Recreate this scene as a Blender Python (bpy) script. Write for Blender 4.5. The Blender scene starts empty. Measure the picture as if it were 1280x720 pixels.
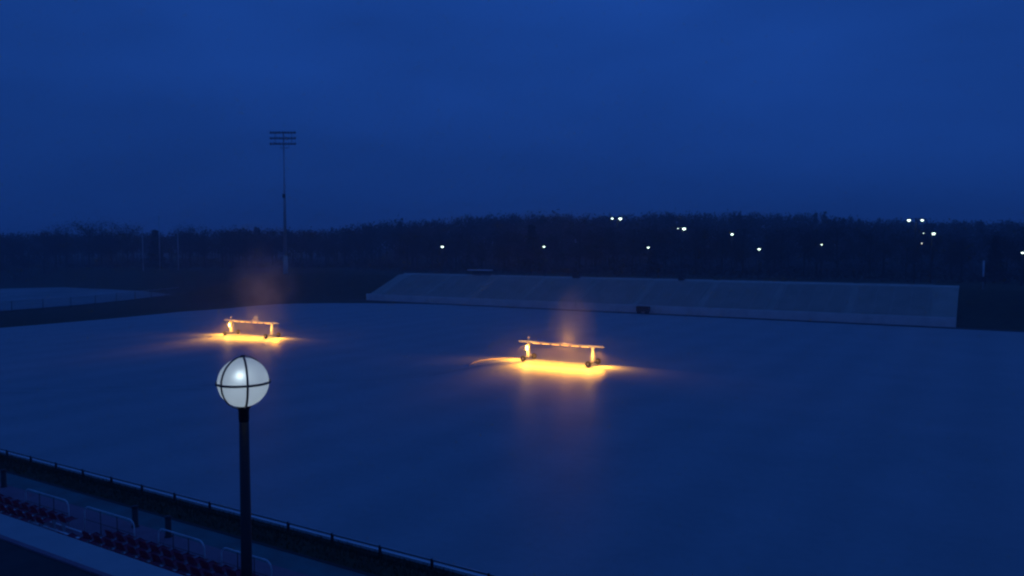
import bpy, bmesh, math, random
from mathutils import Vector, Matrix
R = math.radians
random.seed(11)
sc = bpy.context.scene
col = sc.collection

# ------------------------------------------------------------------ camera
YAW = R(31.15)
cd = bpy.data.cameras.new("camera")
cd.sensor_width = 36.0
cd.lens = 36.0 * 980 / 1280
cd.clip_start = 0.1
cd.clip_end = 6000
cam = bpy.data.objects.new("camera", cd)
col.objects.link(cam)
cam.location = (0, 0, 12)
cam.rotation_euler = (R(90) - math.atan(52 / 980), 0, YAW)
sc.camera = cam

# ------------------------------------------------------------------ world: deep blue dusk sky
SUN_EL, SUN_ROT = R(-2.0), R(160)
w = bpy.data.worlds.new("World")
sc.world = w
w.use_nodes = True
nt = w.node_tree
nt.nodes.clear()
def N(nt, t, **kw):
    n = nt.nodes.new(t)
    for k, v in kw.items():
        if hasattr(n, k) and k not in ('inputs',):
            setattr(n, k, v)
    return n
out = N(nt, 'ShaderNodeOutputWorld')
bg = N(nt, 'ShaderNodeBackground')
sky = N(nt, 'ShaderNodeTexSky')
sky.sky_type = 'NISHITA'
sky.sun_disc = False
sky.sun_elevation = SUN_EL
sky.sun_rotation = SUN_ROT
sky.air_density = 1.0
sky.dust_density = 1.0
sky.ozone_density = 4.0
tc = N(nt, 'ShaderNodeTexCoord')
# low overcast: broad, barely visible bands of cloud over the twilight
mp = N(nt, 'ShaderNodeMapping')
mp.inputs['Scale'].default_value = (1.2, 1.2, 4.5)
mp.inputs['Rotation'].default_value = (R(6), R(4), 0)
cn = N(nt, 'ShaderNodeTexNoise')
cn.inputs['Scale'].default_value = 1.3
cn.inputs['Detail'].default_value = 4
cn.inputs['Roughness'].default_value = 0.5
cr = N(nt, 'ShaderNodeMapRange')
cr.inputs['From Min'].default_value = 0.3
cr.inputs['From Max'].default_value = 0.7
cr.inputs['To Min'].default_value = 0.74
cr.inputs['To Max'].default_value = 1.26
sp = N(nt, 'ShaderNodeSeparateXYZ')
el = N(nt, 'ShaderNodeMapRange')          # denser cloud low over the horizon
el.inputs['From Min'].default_value = 0.0
el.inputs['From Max'].default_value = 0.26
el.inputs['To Min'].default_value = 0.62
el.inputs['To Max'].default_value = 1.0
el.interpolation_type = 'SMOOTHSTEP'
m1 = N(nt, 'ShaderNodeMath', operation='MULTIPLY')
hs = N(nt, 'ShaderNodeRGBToBW')
mx = N(nt, 'ShaderNodeMix', data_type='RGBA', blend_type='MIX')
mx.inputs[0].default_value = 0.93        # the cloud deck evens the twilight out to one deep blue
mul = N(nt, 'ShaderNodeMix', data_type='RGBA', blend_type='MULTIPLY')
mul.inputs[0].default_value = 1.0
L = nt.links.new
L(tc.outputs['Generated'], mp.inputs['Vector'])
L(mp.outputs['Vector'], cn.inputs['Vector'])
L(cn.outputs['Fac'], cr.inputs['Value'])
L(tc.outputs['Generated'], sp.inputs[0])
L(sp.outputs['Z'], el.inputs['Value'])
L(cr.outputs[0], m1.inputs[0])
L(el.outputs[0], m1.inputs[1])
L(sky.outputs[0], mx.inputs[6])
mx.inputs[7].default_value = (0.085, 0.55, 2.95, 1)
L(mx.outputs[2], mul.inputs[6])
L(m1.outputs[0], mul.inputs[7])
L(mul.outputs[2], bg.inputs['Color'])
bg.inputs['Strength'].default_value = 0.10
L(bg.outputs[0], out.inputs['Surface'])

# the last of the daylight, very weak and very soft
sd = bpy.data.lights.new("sun", 'SUN')
sd.energy = 0.02
sd.angle = R(40)
sd.color = (0.35, 0.5, 1.0)
so = bpy.data.objects.new("sun", sd)
col.objects.link(so)
so.rotation_euler = (R(60), 0, R(150))

vs = sc.view_settings
vs.view_transform = 'Standard'
vs.look = 'None'
vs.exposure = 0
vs.gamma = 1
vs.use_curve_mapping = False
sc.render.engine = 'CYCLES'
sc.cycles.volume_step_rate = 1.0
sc.cycles.volume_max_steps = 128
sc.cycles.volume_bounces = 1
sc.cycles.filter_width = 2.3

# ------------------------------------------------------------------ helpers
def mat(name, color, rough=0.8, spec=0.3, metal=0.0, noise=None, bump=None, emit=None, estr=0.0):
    m = bpy.data.materials.new(name)
    m.use_nodes = True
    t = m.node_tree
    b = t.nodes['Principled BSDF']
    b.inputs['Base Color'].default_value = (*color, 1)
    b.inputs['Roughness'].default_value = rough
    b.inputs['Specular IOR Level'].default_value = spec
    b.inputs['Metallic'].default_value = metal
    c = t.nodes.new('ShaderNodeTexCoord')
    if noise:                                   # (scale, second colour, low, high)
        n = t.nodes.new('ShaderNodeTexNoise')
        n.inputs['Scale'].default_value = noise[0]
        n.inputs['Detail'].default_value = 6
        n.inputs['Roughness'].default_value = 0.62
        r = t.nodes.new('ShaderNodeValToRGB')
        r.color_ramp.elements[0].position = noise[2]
        r.color_ramp.elements[1].position = noise[3]
        r.color_ramp.elements[0].color = (*color, 1)
        r.color_ramp.elements[1].color = (*noise[1], 1)
        t.links.new(c.outputs['Object'], n.inputs['Vector'])
        t.links.new(n.outputs['Fac'], r.inputs[0])
        t.links.new(r.outputs[0], b.inputs['Base Color'])
    if bump:                                    # (scale, strength, distance)
        n2 = t.nodes.new('ShaderNodeTexNoise')
        n2.inputs['Scale'].default_value = bump[0]
        n2.inputs['Detail'].default_value = 5
        bp = t.nodes.new('ShaderNodeBump')
        bp.inputs['Strength'].default_value = bump[1]
        bp.inputs['Distance'].default_value = bump[2]
        t.links.new(c.outputs['Object'], n2.inputs['Vector'])
        t.links.new(n2.outputs['Fac'], bp.inputs['Height'])
        t.links.new(bp.outputs[0], b.inputs['Normal'])
    if emit:
        b.inputs['Emission Color'].default_value = (*emit, 1)
        b.inputs['Emission Strength'].default_value = estr
    return m

def link(name, bm, m, parent=None, smooth=False):
    me = bpy.data.meshes.new(name)
    bm.normal_update()
    bm.to_mesh(me)
    bm.free()
    for x in (m if isinstance(m, (list, tuple)) else [m]):
        me.materials.append(x)
    if smooth:
        for p in me.polygons:
            p.use_smooth = True
    o = bpy.data.objects.new(name, me)
    col.objects.link(o)
    if parent:
        o.parent = parent
    return o

def tag(o, label=None, cat=None, group=None, kind=None):
    if label: o['label'] = label
    if cat: o['category'] = cat
    if group: o['group'] = group
    if kind: o['kind'] = kind
    return o

def empty(name, loc, rz=0.0):
    o = bpy.data.objects.new(name, None)
    o.empty_display_size = 0.3
    col.objects.link(o)
    o.location = loc
    o.rotation_euler = (0, 0, rz)
    return o

def copy_tree(o, parent=None):
    c = o.copy()
    col.objects.link(c)
    c.parent = parent
    for ch in kids[o.name] if o.name in kids else [x for x in bpy.data.objects if x.parent == o]:
        copy_tree(ch, c)
    return c
kids = {}

def box(bm, x0, x1, y0, y1, z0, z1, bev=0.0, M=None):
    r = bmesh.ops.create_cube(bm, size=1)
    vsx = r['verts']
    for v in vsx:
        v.co = Vector(((x0 + x1) / 2 + v.co.x * (x1 - x0), (y0 + y1) / 2 + v.co.y * (y1 - y0), (z0 + z1) / 2 + v.co.z * (z1 - z0)))
    if M:
        for v in vsx:
            v.co = M @ v.co
    if bev:
        es = list({e for v in vsx for e in v.link_edges})
        bmesh.ops.bevel(bm, geom=es, offset=bev, segments=2, affect='EDGES', profile=0.5)

def tube(bm, pts, rad, n=8, cap=True):
    """tube along a list of points; rad a number or one per point"""
    pts = [Vector(p) for p in pts]
    rs = rad if isinstance(rad, (list, tuple)) else [rad] * len(pts)
    rings = []
    prev = None
    for i, p in enumerate(pts):
        if i == 0: d = pts[1] - p
        elif i == len(pts) - 1: d = p - pts[i - 1]
        else: d = (pts[i + 1] - pts[i - 1])
        d.normalize()
        if prev is None:
            a = d.cross(Vector((0, 0, 1)))
            if a.length < 1e-3: a = Vector((1, 0, 0))
        else:
            a = prev - d * prev.dot(d)
        a.normalize()
        prev = a
        b = d.cross(a)
        rings.append([bm.verts.new(p + (a * math.cos(2 * math.pi * k / n) + b * math.sin(2 * math.pi * k / n)) * rs[i]) for k in range(n)])
    for i in range(len(rings) - 1):
        for k in range(n):
            bm.faces.new((rings[i][k], rings[i][(k + 1) % n], rings[i + 1][(k + 1) % n], rings[i + 1][k]))
    if cap:
        bm.faces.new(list(reversed(rings[0])))
        bm.faces.new(rings[-1])

def lathe(bm, prof, c=(0, 0, 0), n=24):
    """profile [(r,z)...] round the z axis"""
    c = Vector(c)
    rings = []
    for r, z in prof:
        if r < 1e-5:
            rings.append([bm.verts.new(c + Vector((0, 0, z)))])
        else:
            rings.append([bm.verts.new(c + Vector((r * math.cos(2 * math.pi * k / n), r * math.sin(2 * math.pi * k / n), z))) for k in range(n)])
    for i in range(len(rings) - 1):
        a, b = rings[i], rings[i + 1]
        for k in range(n):
            if len(a) == 1 and len(b) == 1: continue
            if len(a) == 1: bm.faces.new((a[0], b[(k + 1) % n], b[k]))
            elif len(b) == 1: bm.faces.new((a[k], a[(k + 1) % n], b[0]))
            else: bm.faces.new((a[k], a[(k + 1) % n], b[(k + 1) % n], b[k]))

def wheel_y(bm, c, r, wdt, n=20):
    """a wheel turning about the y axis"""
    prof = [(0, -wdt / 2), (r * .86, -wdt / 2), (r, -wdt * .3), (r, wdt * .3), (r * .86, wdt / 2), (0, wdt / 2)]
    before = set(bm.verts)
    lathe(bm, prof, (0, 0, 0), n)
    for v in bm.verts:
        if v not in before:
            x, y, z = v.co
            v.co = Vector(c) + Vector((x, z, y))

def sm(x):
    x = max(0.0, min(1.0, x))
    return x * x * (3 - 2 * x)

# ------------------------------------------------------------------ materials
M_pitch = mat('frosted_turf', (0.28, 0.325, 0.335), 0.50, 0.22, noise=(0.16, (0.335, 0.37, 0.38), 0.35, 0.68), bump=(2.2, 0.25, 0.03))
M_snowf = mat('frosted_field', (0.17, 0.21, 0.20), 0.7, 0.2, noise=(0.06, (0.36, 0.40, 0.4), 0.3, 0.7))
M_grass = mat('dark_grass', (0.028, 0.035, 0.018), 0.95, 0.1, noise=(0.6, (0.055, 0.06, 0.03), 0.35, 0.7), bump=(6, 0.8, 0.08))
M_conc = mat('old_concrete', (0.07, 0.215, 0.21), 0.85, 0.25, noise=(0.8, (0.10, 0.10, 0.10), 0.3, 0.7), bump=(9, 0.3, 0.01))
M_concp = mat('reddish_concrete', (0.25, 0.12, 0.16), 0.8, 0.3, noise=(1.3, (0.32, 0.17, 0.21), 0.3, 0.7), bump=(9, 0.3, 0.01))
M_walk = mat('pale_wet_concrete', (0.34, 0.35, 0.35), 0.55, 0.4, noise=(0.9, (0.42, 0.42, 0.41), 0.3, 0.7), bump=(12, 0.2, 0.01))
M_asph = mat('asphalt', (0.035, 0.037, 0.04), 0.9, 0.2, noise=(1.2, (0.06, 0.06, 0.06), 0.3, 0.7), bump=(30, 0.4, 0.01))
M_tier = mat('stand_concrete', (0.46, 0.46, 0.38), 0.85, 0.2, noise=(0.35, (0.62, 0.58, 0.50), 0.3, 0.7))
M_bench = mat('weathered_aluminium', (0.66, 0.64, 0.58), 0.7, 0.3, 0.0)
M_wallp = mat('pale_wall_paint', (0.80, 0.76, 0.68), 0.8, 0.2, noise=(0.5, (0.62, 0.60, 0.54), 0.4, 0.75))
M_red = mat('red_seat_plastic', (0.50, 0.05, 0.11), 0.5, 0.4, noise=(3.0, (0.34, 0.03, 0.08), 0.4, 0.7))
M_white = mat('white_line_paint', (0.75, 0.76, 0.76), 0.6, 0.3)
M_gal = mat('galvanised_steel', (0.55, 0.56, 0.57), 0.42, 0.5, 0.5, noise=(5, (0.42, 0.43, 0.44), 0.4, 0.7))
M_rail = mat('dull_steel', (0.75, 0.76, 0.76), 0.5, 0.5, noise=(2, (0.45, 0.45, 0.45), 0.4, 0.7))
M_dark = mat('black_painted_steel', (0.012, 0.012, 0.014), 0.5, 0.4)
M_band = mat('grey_band_metal', (0.06, 0.065, 0.07), 0.5, 0.5)
M_post = mat('maroon_black_paint', (0.022, 0.010, 0.012), 0.45, 0.45, noise=(4, (0.035, 0.016, 0.018), 0.4, 0.7))
M_mesh = mat('chain_link', (0.09, 0.095, 0.10), 0.6, 0.4)
M_alu = mat('rig_aluminium', (0.62, 0.60, 0.60), 0.5, 0.4, 0.15)
M_rub = mat('black_rubber', (0.015, 0.015, 0.015), 0.85, 0.2)
M_bark = mat('bark', (0.03, 0.025, 0.02), 0.95, 0.1)
M_twig = mat('winter_twigs', (0.030, 0.026, 0.022), 0.95, 0.05, noise=(0.3, (0.045, 0.038, 0.030), 0.35, 0.65))
M_ever = mat('evergreen_needles', (0.012, 0.013, 0.010), 0.95, 0.05, noise=(0.5, (0.022, 0.03, 0.016), 0.35, 0.65))
M_hps = mat('sodium_lamp_glass', (0.9, 0.6, 0.3), 0.4, 0.5, emit=(1.0, 0.42, 0.07), estr=4.0)
M_hot = mat('work_lamp_glass', (0.9, 0.8, 0.5), 0.4, 0.5, emit=(1.0, 0.62, 0.22), estr=14.0)
M_far = mat('white_lamp_glass', (0.9, 0.9, 0.9), 0.4, 0.5, emit=(0.72, 1.0, 0.82), estr=4.5)
M_farw = mat('dim_lamp_glass', (0.9, 0.9, 0.9), 0.4, 0.5, emit=(0.95, 1.0, 0.85), estr=5.0)

# ------------------------------------------------------------------ terrain
cy, sy = math.cos(YAW), math.sin(YAW)
def latdep(X, Y):
    return X * cy + Y * sy, -X * sy + Y * cy
def world(lat, dep):
    return lat * cy - dep * sy, lat * sy + dep * cy
TOPS = [(-0.8, 292), (-0.65, 292), (-0.41, 290), (-0.35, 286), (-0.24, 286), (-0.19, 280), (-0.08, 272), (0.01, 266), (0.13, 268), (0.21, 264), (0.40, 267), (0.47, 275), (0.65, 276), (0.9, 276)]
def topy(s):
    for (a, ya), (b, yb) in zip(TOPS, TOPS[1:]):
        if a <= s <= b:
            return ya + (yb - ya) * (s - a) / (b - a)
    return 276
def hz(X, Y):
    if Y < 23.5 and Y > -60:
        t = (23.5 - Y) / 5.2
        return -0.05 + 1.9 * sm(max(0, min(1, t))) if t > 0 else -0.05
    z = -0.05
    # banking round the far side and the far left corner
    if X > -122:
        z = max(z, 5.2 * sm((Y - 134) / 11) - 0.05)
    else:
        k = sm((Y - 96) / 34) * sm((-X - 130) / 14) * max(sm((X + 160) / 12), sm((Y - 126) / 16))
        z = max(z, 5.2 * k - 0.05)
        z = max(z, 5.2 * sm((Y - 134) / 11) * sm((X + 185) / 25) - 0.05)
        if X < -126:
            z = max(z, 0.35 * sm((-X - 124) / 6) * sm((X + 154) / 8) - 0.05)
    lat, dep = latdep(X, Y)
    if dep > 245:
        s = lat / dep
        hill = 12 + (308 - topy(s)) * 0.408 - 16
        base = z
        z = base + (max(hill, base) - base) * sm((dep - 255) / 130)
    z += 0.10 * math.sin(X * 0.21 + Y * 0.13) * math.sin(Y * 0.17) * (1 if (Y > 134 or X < -123) else 0)
    return z
xs = [-2500, -1600, -1000, -700, -550] + [-480 + 6 * i for i in range(0, 52)] + [-168 + 3 * i for i in range(0, 17)] + [-119 + 6 * i for i in range(1, 26)] + [50, 90, 150, 240, 360, 520, 800, 1300, 2500]
ys = [-1500, -500, -120, -40, 0, 10, 15, 18, 18.3, 18.8, 19.4, 20.0, 20.6, 21.2, 21.8, 22.4, 23, 23.5, 24.4] + [30 + 6 * i for i in range(0, 17)] + [128 + 2 * i for i in range(0, 13)] + [156 + 7 * i for i in range(0, 46)] + [520, 640, 800, 1100, 1600, 2500]
xs = sorted(set(xs)); ys = sorted(set(ys))
bm = bmesh.new()
vg = [[bm.verts.new((x, y, hz(x, y))) for y in ys] for x in xs]
for i in range(len(xs) - 1):
    for j in range(len(ys) - 1):
        bm.faces.new((vg[i][j], vg[i + 1][j], vg[i + 1][j + 1], vg[i][j + 1]))
tag(link('ground', bm, M_grass, smooth=True), 'dark rough grass ground, banks and far hill', kind='structure')

# pitch under frost: one fine sheet with a faintly uneven surface
def sheet(name, x0, x1, y0, y1, z, m, nx=1, ny=1, amp=0.0, label=None, kind='structure'):
    b = bmesh.new()
    g = [[b.verts.new((x0 + (x1 - x0) * i / nx, y0 + (y1 - y0) * j / ny, z + (amp * random.uniform(-1, 1) if 0 < i < nx and 0 < j < ny else 0))) for j in range(ny + 1)] for i in range(nx + 1)]
    for i in range(nx):
        for j in range(ny):
            b.faces.new((g[i][j], g[i + 1][j], g[i + 1][j + 1], g[i][j + 1]))
    o = link(name, b, m, smooth=amp > 0)
    return tag(o, label, kind=kind)
b = bmesh.new()
pq = [(46, 23.6), (46, 130.6), (-96, 130.6), (-104, 129.0), (-112, 125.6), (-119, 121.4), (-124.5, 116.5), (-128, 110), (-128.8, 103), (-127.5, 95), (-125.6, 86.5), (-124.2, 76), (-124, 60), (-124, 23.6)]
b.faces.new([b.verts.new((x, y, 0.0)) for x, y in reversed(pq)])
t = M_pitch.node_tree
rp = [n for n in t.nodes if n.type == 'VALTORGB'][0]; bs = t.nodes['Principled BSDF']; tc_ = [n for n in t.nodes if n.type == 'TEX_COORD'][0]
wv = t.nodes.new('ShaderNodeTexWave'); wv.inputs['Scale'].default_value = 0.055; wv.inputs['Distortion'].default_value = 1.2; wv.inputs['Detail'].default_value = 3
n3 = t.nodes.new('ShaderNodeTexNoise'); n3.inputs['Scale'].default_value = 1.7; n3.inputs['Detail'].default_value = 8; n3.inputs['Roughness'].default_value = 0.75
ma = t.nodes.new('ShaderNodeMapRange'); ma.inputs['To Min'].default_value = 0.97; ma.inputs['To Max'].default_value = 1.05
mb = t.nodes.new('ShaderNodeMapRange'); mb.inputs['From Min'].default_value = 0.3; mb.inputs['From Max'].default_value = 0.7; mb.inputs['To Min'].default_value = 0.93; mb.inputs['To Max'].default_value = 1.06
mc_ = t.nodes.new('ShaderNodeMath'); mc_.operation = 'MULTIPLY'
vm = t.nodes.new('ShaderNodeMix'); vm.data_type = 'RGBA'; vm.blend_type = 'MULTIPLY'; vm.inputs[0].default_value = 1
for a_, b_ in ((tc_.outputs['Object'], wv.inputs['Vector']), (tc_.outputs['Object'], n3.inputs['Vector']), (wv.outputs['Fac'], ma.inputs['Value']), (n3.outputs['Fac'], mb.inputs['Value']), (ma.outputs[0], mc_.inputs[0]), (mb.outputs[0], mc_.inputs[1]), (rp.outputs[0], vm.inputs[6]), (mc_.outputs[0], vm.inputs[7]), (vm.outputs[2], bs.inputs['Base Color'])):
    t.links.new(a_, b_)
tag(link('pitch', b, M_pitch), 'pale frosted sports pitch', kind='structure')
# dark strip of track, with the far wall's base shadow in its colour
sheet('track', -122, 46, 130.8, 133.0, 0.004, M_asph, label='dark narrow track and base shadow at the foot of the far stand')
# frosted neighbouring field, left of the pitch
b = bmesh.new()
q = [(-158.5, 20, 0.13), (-156.5, 52, 0.13), (-154.9, 74, 0.13), (-157.8, 91, 0.13), (-164, 106, 0.13), (-172, 122, 0.13), (-190, 127, 0.13), (-224, 136, 0.13), (-237, 114, 0.13), (-270, 89, 0.13), (-290, 30, 0.13)]
b.faces.new([b.verts.new(p) for p in reversed(q)])
b.normal_update()
for f_ in b.faces:
    if f_.normal.z < 0: f_.normal_flip()
tag(link('practice_field', b, M_snowf), 'pale frosted practice field behind the low fence', kind='structure')

# ------------------------------------------------------------------ near side: terrace, walkway, landing
def slab(name, x0, x1, y0, y1, z0, z1, m, label, parent=None, bev=0.0):
    b = bmesh.new()
    box(b, x0, x1, y0, y1, z0, z1, bev)
    o = link(name, b, m, parent)
    if not parent: tag(o, label, kind='structure')
    return o
slab('terrace', -80, 30, -6, 11.82, 0.5, 3.22, M_asph, 'dark asphalt terrace at the foot of the lamp')
slab('kerb', -80, 30, 11.82, 11.97, 0.5, 3.27, M_concp, 'dark kerb between terrace and walkway')
slab('walkway', -80, 30, 11.97, 13.04, 0.5, 3.20, M_walk, 'pale wet concrete walkway behind the red seats')
near = empty('near_stand', (-30, 15, 0))
tag(near, 'low reddish concrete seating steps of the near stand below the walkway', 'stand')
def npart(name, x0, x1, y0, y1, z0, z1, m, bev=0.0):
    b = bmesh.new()
    box(b, x0 + 30, x1 + 30, y0 - 15, y1 - 15, z0, z1, bev)
    return link(name, b, m, near)
STEP = [(13.04, 13.86, 2.42), (13.86, 14.66, 2.20), (14.66, 15.34, 2.00)]
for y0, y1, z in STEP:
    npart('step', -78, 28, y0, y1, 0.4, z, M_concp, 0.0)
for y0, y1, z in STEP:
    npart('nosing', -78, 28, y1 - 0.07, y1 + 0.004, z - 0.05, z + 0.006, M_white)
npart('landing', -78, 28, 15.35, 16.95, 0.4, 1.903, M_concp)
npart('path_strip', -78, 28, 16.95, 17.9, 0.4, 1.90, M_conc)
npart('edge_kerb', -78, 28, 17.9, 18.0, 0.4, 1.93, M_asph, 0.01)

# red folding seats
def make_seat():
    r = empty('stadium_seat', (0, 0, 0))
    b = bmesh.new()      # moulded pan
    nx, ny = 6, 5
    g = []
    for i in range(nx + 1):
        row = []
        for j in range(ny + 1):
            x = -0.22 + 0.44 * i / nx; y = 0.02 + 0.40 * j / ny
            z = 0.43 - 0.03 * math.cos(math.pi * x / 0.44) + 0.02 * (j / ny) ** 2
            row.append(b.verts.new((x, y, z)))
        g.append(row)
    for i in range(nx):
        for j in range(ny):
            b.faces.new((g[i][j], g[i + 1][j], g[i + 1][j + 1], g[i][j + 1]))
    bmesh.ops.solidify(b, geom=b.faces[:], thickness=0.025)
    link('seat_pan', b, M_red, r, True)
    b = bmesh.new()
    g = []
    for i in range(nx + 1):
        row = []
        for j in range(ny + 1):
            u = i / nx * 2 - 1; t = j / ny
            row.append(b.verts.new((0.225 * u * (1 - 0.12 * t ** 3), 0.0 - 0.08 * t - 0.03 * (1 - u * u), 0.40 + 0.28 * t - 0.03 * (u * u) * t)))
        g.append(row)
    for i in range(nx):
        for j in range(ny):
            b.faces.new((g[i][j], g[i][j + 1], g[i + 1][j + 1], g[i + 1][j]))
    bmesh.ops.solidify(b, geom=b.faces[:], thickness=0.025)
    link('backrest', b, M_red, r, True)
    b = bmesh.new()
    box(b, -0.03, 0.03, -0.04, 0.06, 0, 0.42, 0.006)
    box(b, -0.10, 0.10, -0.07, 0.09, 0, 0.02, 0.003)
    box(b, -0.2, 0.2, 0.02, 0.06, 0.37, 0.40, 0.004)
    link('bracket', b, M_gal, r)
    return r
seat0 = make_seat()
kids[seat0.name] = [x for x in bpy.data.objects if x.parent == seat0]
used = False
ROWN = ['back row by the walkway', 'middle row', 'front row nearest the pitch']
sections = [(-45.0, -26.6, 'far left section'), (-24.8, -7.2, 'long right section')]
for ri, (yy, zz) in enumerate([(13.36, 2.42), (14.14, 2.20), (14.90, 2.00)]):
    for x0, x1, sn in sections:
        n = int((x1 - x0) / 0.60)
        if ri == 2 and n > 0: pass
        for k in range(n):
            if not used:
                s = seat0; used = True
            else:
                s = copy_tree(seat0)
            s.location = (x0 + 0.30 + 0.60 * k, yy, zz)
            tag(s, 'red seat in the %s of the %s' % (ROWN[ri], sn), 'seat', 'red seats in the %s, %s' % (ROWN[ri], sn))

# tubular hand rails at the foot of the seating
def handrail(x0, x1, y, z, label):
    r = empty('handrail', (x0, y, z))
    ln = x1 - x0
    H = 0.92
    pts = [(0, 0, 0), (0, 0, H - 0.25)]
    for a in range(1, 6):
        t = a / 5 * math.pi / 2
        pts.append((0.25 - 0.25 * math.cos(t), 0, H - 0.25 + 0.25 * math.sin(t)))
    pts += [(ln - 0.25, 0, H)]
    for a in range(1, 6):
        t = a / 5 * math.pi / 2
        pts.append((ln - 0.25 + 0.25 * math.sin(t), 0, H - 0.25 + 0.25 * math.cos(t)))
    pts.append((ln, 0, 0))
    b = bmesh.new(); tube(b, pts, 0.024, 8); link('top_rail', b, M_rail, r, True)
    b = bmesh.new(); tube(b, [(0.02, 0, 0.45), (ln - 0.02, 0, 0.45)], 0.010, 6); link('mid_rail', b, M_dark, r, True)
    for x in (ln / 3, 2 * ln / 3):
        b = bmesh.new(); tube(b, [(x, 0, 0), (x, 0, H - 0.02)], 0.014, 6); link('baluster', b, M_dark, r, True)
    tag(r, label, 'handrail', 'tubular handrails at the foot of the seats')
    return r
handrail(-31.0, -28.1, 15.55, 1.9, 'pale tubular handrail farthest left, at the foot of the far left seats')
handrail(-27.1, -24.2, 15.55, 1.9, 'brightest pale tubular handrail, at the aisle between the seat sections')
handrail(-22.9, -20.6, 15.55, 1.9, 'pale tubular handrail just right of the pair of dark bollards')
handrail(-19.8, -17.6, 15.55, 1.9, 'pale tubular handrail nearest the lamp post')

def bollard(x, y, z, h, label):
    r = empty('bollard', (x, y, z))
    b = bmesh.new(); lathe(b, [(0, 0), (0.13, 0), (0.13, 0.03), (0.105, 0.05), (0.105, h - 0.04), (0, h - 0.04)], n=16); link('post', b, M_dark, r, True)
    b = bmesh.new(); lathe(b, [(0.0, h - 0.045), (0.118, h - 0.045), (0.118, h), (0.06, h + 0.03), (0, h + 0.035)], n=16); link('cap', b, M_post, r, True)
    tag(r, label, 'bollard', 'dark bollards on the landing')
bollard(-35.1, 16.75, 1.9, 0.72, 'dark stout bollard at the far left end of the landing')
bollard(-26.0, 16.75, 1.9, 0.75, 'dark stout bollard, left one of the pair on the landing')
bollard(-24.1, 16.75, 1.9, 0.72, 'dark stout bollard, right one of the pair on the landing')

# perimeter rail at the near edge of the pitch
pf = empty('perimeter_fence', (-40, 22.75, 0))
tag(pf, 'low perimeter rail with dark posts along the near edge of the pitch', 'fence')
b = bmesh.new(); tube(b, [(-45, 0, 0.46), (60, 0, 0.46)], 0.032, 8); link('top_rail', b, M_gal, pf, True)
b = bmesh.new(); box(b, -45, 60, 0.38, 0.58, -0.1, 0.10, 0.01); link('kerb_edge', b, M_white, pf)
pm = None
for k in range(0, 42):
    x = -45 + 2.5 * k + 0.3
    if pm is None:
        b = bmesh.new(); box(b, -0.045, 0.045, -0.045, 0.045, -0.1, 0.49, 0.01); o = link('post', b, M_dark, pf); pm = o
    else:
        o = pm.copy(); col.objects.link(o); o.parent = pf
    o.location = (x, -0.0, 0)
b = bmesh.new()
for z in [0.08 + 0.09 * i for i in range(4)]:
    tube(b, [(-45, 0.03, z), (60, 0.03, z)], 0.006, 4)
link('wire_mesh', b, M_mesh, pf)

# grass of the near bank
b = bmesh.new()
rg = random.Random(5)
for k in range(26000):
    x = rg.uniform(-62, -6); y = rg.uniform(18.1, 23.6)
    z = hz(x, y)
    a = rg.uniform(0, 6.28); h = rg.uniform(0.05, 0.16) * (1.6 if rg.random() < 0.08 else 1); wd = rg.uniform(0.01, 0.03)
    dx, dy = math.cos(a) * wd, math.sin(a) * wd
    lx, ly = rg.uniform(-0.05, 0.05), rg.uniform(-0.05, 0.05)
    b.faces.new((b.verts.new((x - dx, y - dy, z - 0.01)), b.verts.new((x + dx, y + dy, z - 0.01)), b.verts.new((x + lx, y + ly, z + h))))
tag(link('grass', b, M_grass), 'dark rough grass on the near bank', 'grass', kind='stuff')

# ------------------------------------------------------------------ globe lamp post
lp = empty('lamp_post', (-6.105, 5.085, 3.22))
tag(lp, 'dark lamp post with a glowing white globe held in a banded cage', 'street lamp')
GZ = 7.47; GR = 0.238
b = bmesh.new()
tube(b, [(0, 0, 0), (0, 0, 0.5), (0, 0, 0.55), (0, 0, 5.0), (0, 0, GZ - GR - 0.10)], [0.10, 0.10, 0.060, 0.056, 0.046], 20)
link('pole', b, M_post, lp, True)
b = bmesh.new(); lathe(b, [(0, 0), (0.16, 0), (0.16, 0.03), (0.11, 0.06), (0.105, 0.12), (0, 0.12)], n=20); link('base_plate', b, M_post, lp, True)
b = bmesh.new(); lathe(b, [(0, -0.16), (0.045, -0.16), (0.05, -0.12), (0.05, -0.04), (0.065, -0.01), (0.07, 0.012), (0, 0.012)], (0, 0, GZ - GR + 0.005), n=24); link('collar', b, M_post, lp, True)
# globe of frosted acrylic: milky, with the bulb glimmering through it
mg = bpy.data.materials.new('frosted_globe'); mg.use_nodes = True
t = mg.node_tree; t.nodes.clear()
o_ = t.nodes.new('ShaderNodeOutputMaterial')
rf = t.nodes.new('ShaderNodeBsdfRefraction'); rf.inputs['IOR'].default_value = 1.03; rf.inputs['Roughness'].default_value = 0.75; rf.inputs['Color'].default_value = (0.95, 1, 1, 1)
tl = t.nodes.new('ShaderNodeBsdfTranslucent'); tl.inputs['Color'].default_value = (0.80, 0.86, 0.86, 1)
df = t.nodes.new('ShaderNodeBsdfPrincipled'); df.inputs['Base Color'].default_value = (0.75, 0.8, 0.8, 1); df.inputs['Roughness'].default_value = 0.25
m_a = t.nodes.new('ShaderNodeMixShader'); m_a.inputs[0].default_value = 1.0
m_b = t.nodes.new('ShaderNodeMixShader'); m_b.inputs[0].default_value = 0.25
t.links.new(rf.outputs[0], m_a.inputs[1]); t.links.new(tl.outputs[0], m_a.inputs[2])
t.links.new(m_a.outputs[0], m_b.inputs[1]); t.links.new(df.outputs[0], m_b.inputs[2])
em = t.nodes.new('ShaderNodeEmission'); em.inputs['Color'].default_value = (0.66, 0.84, 1.0, 1)
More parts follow.
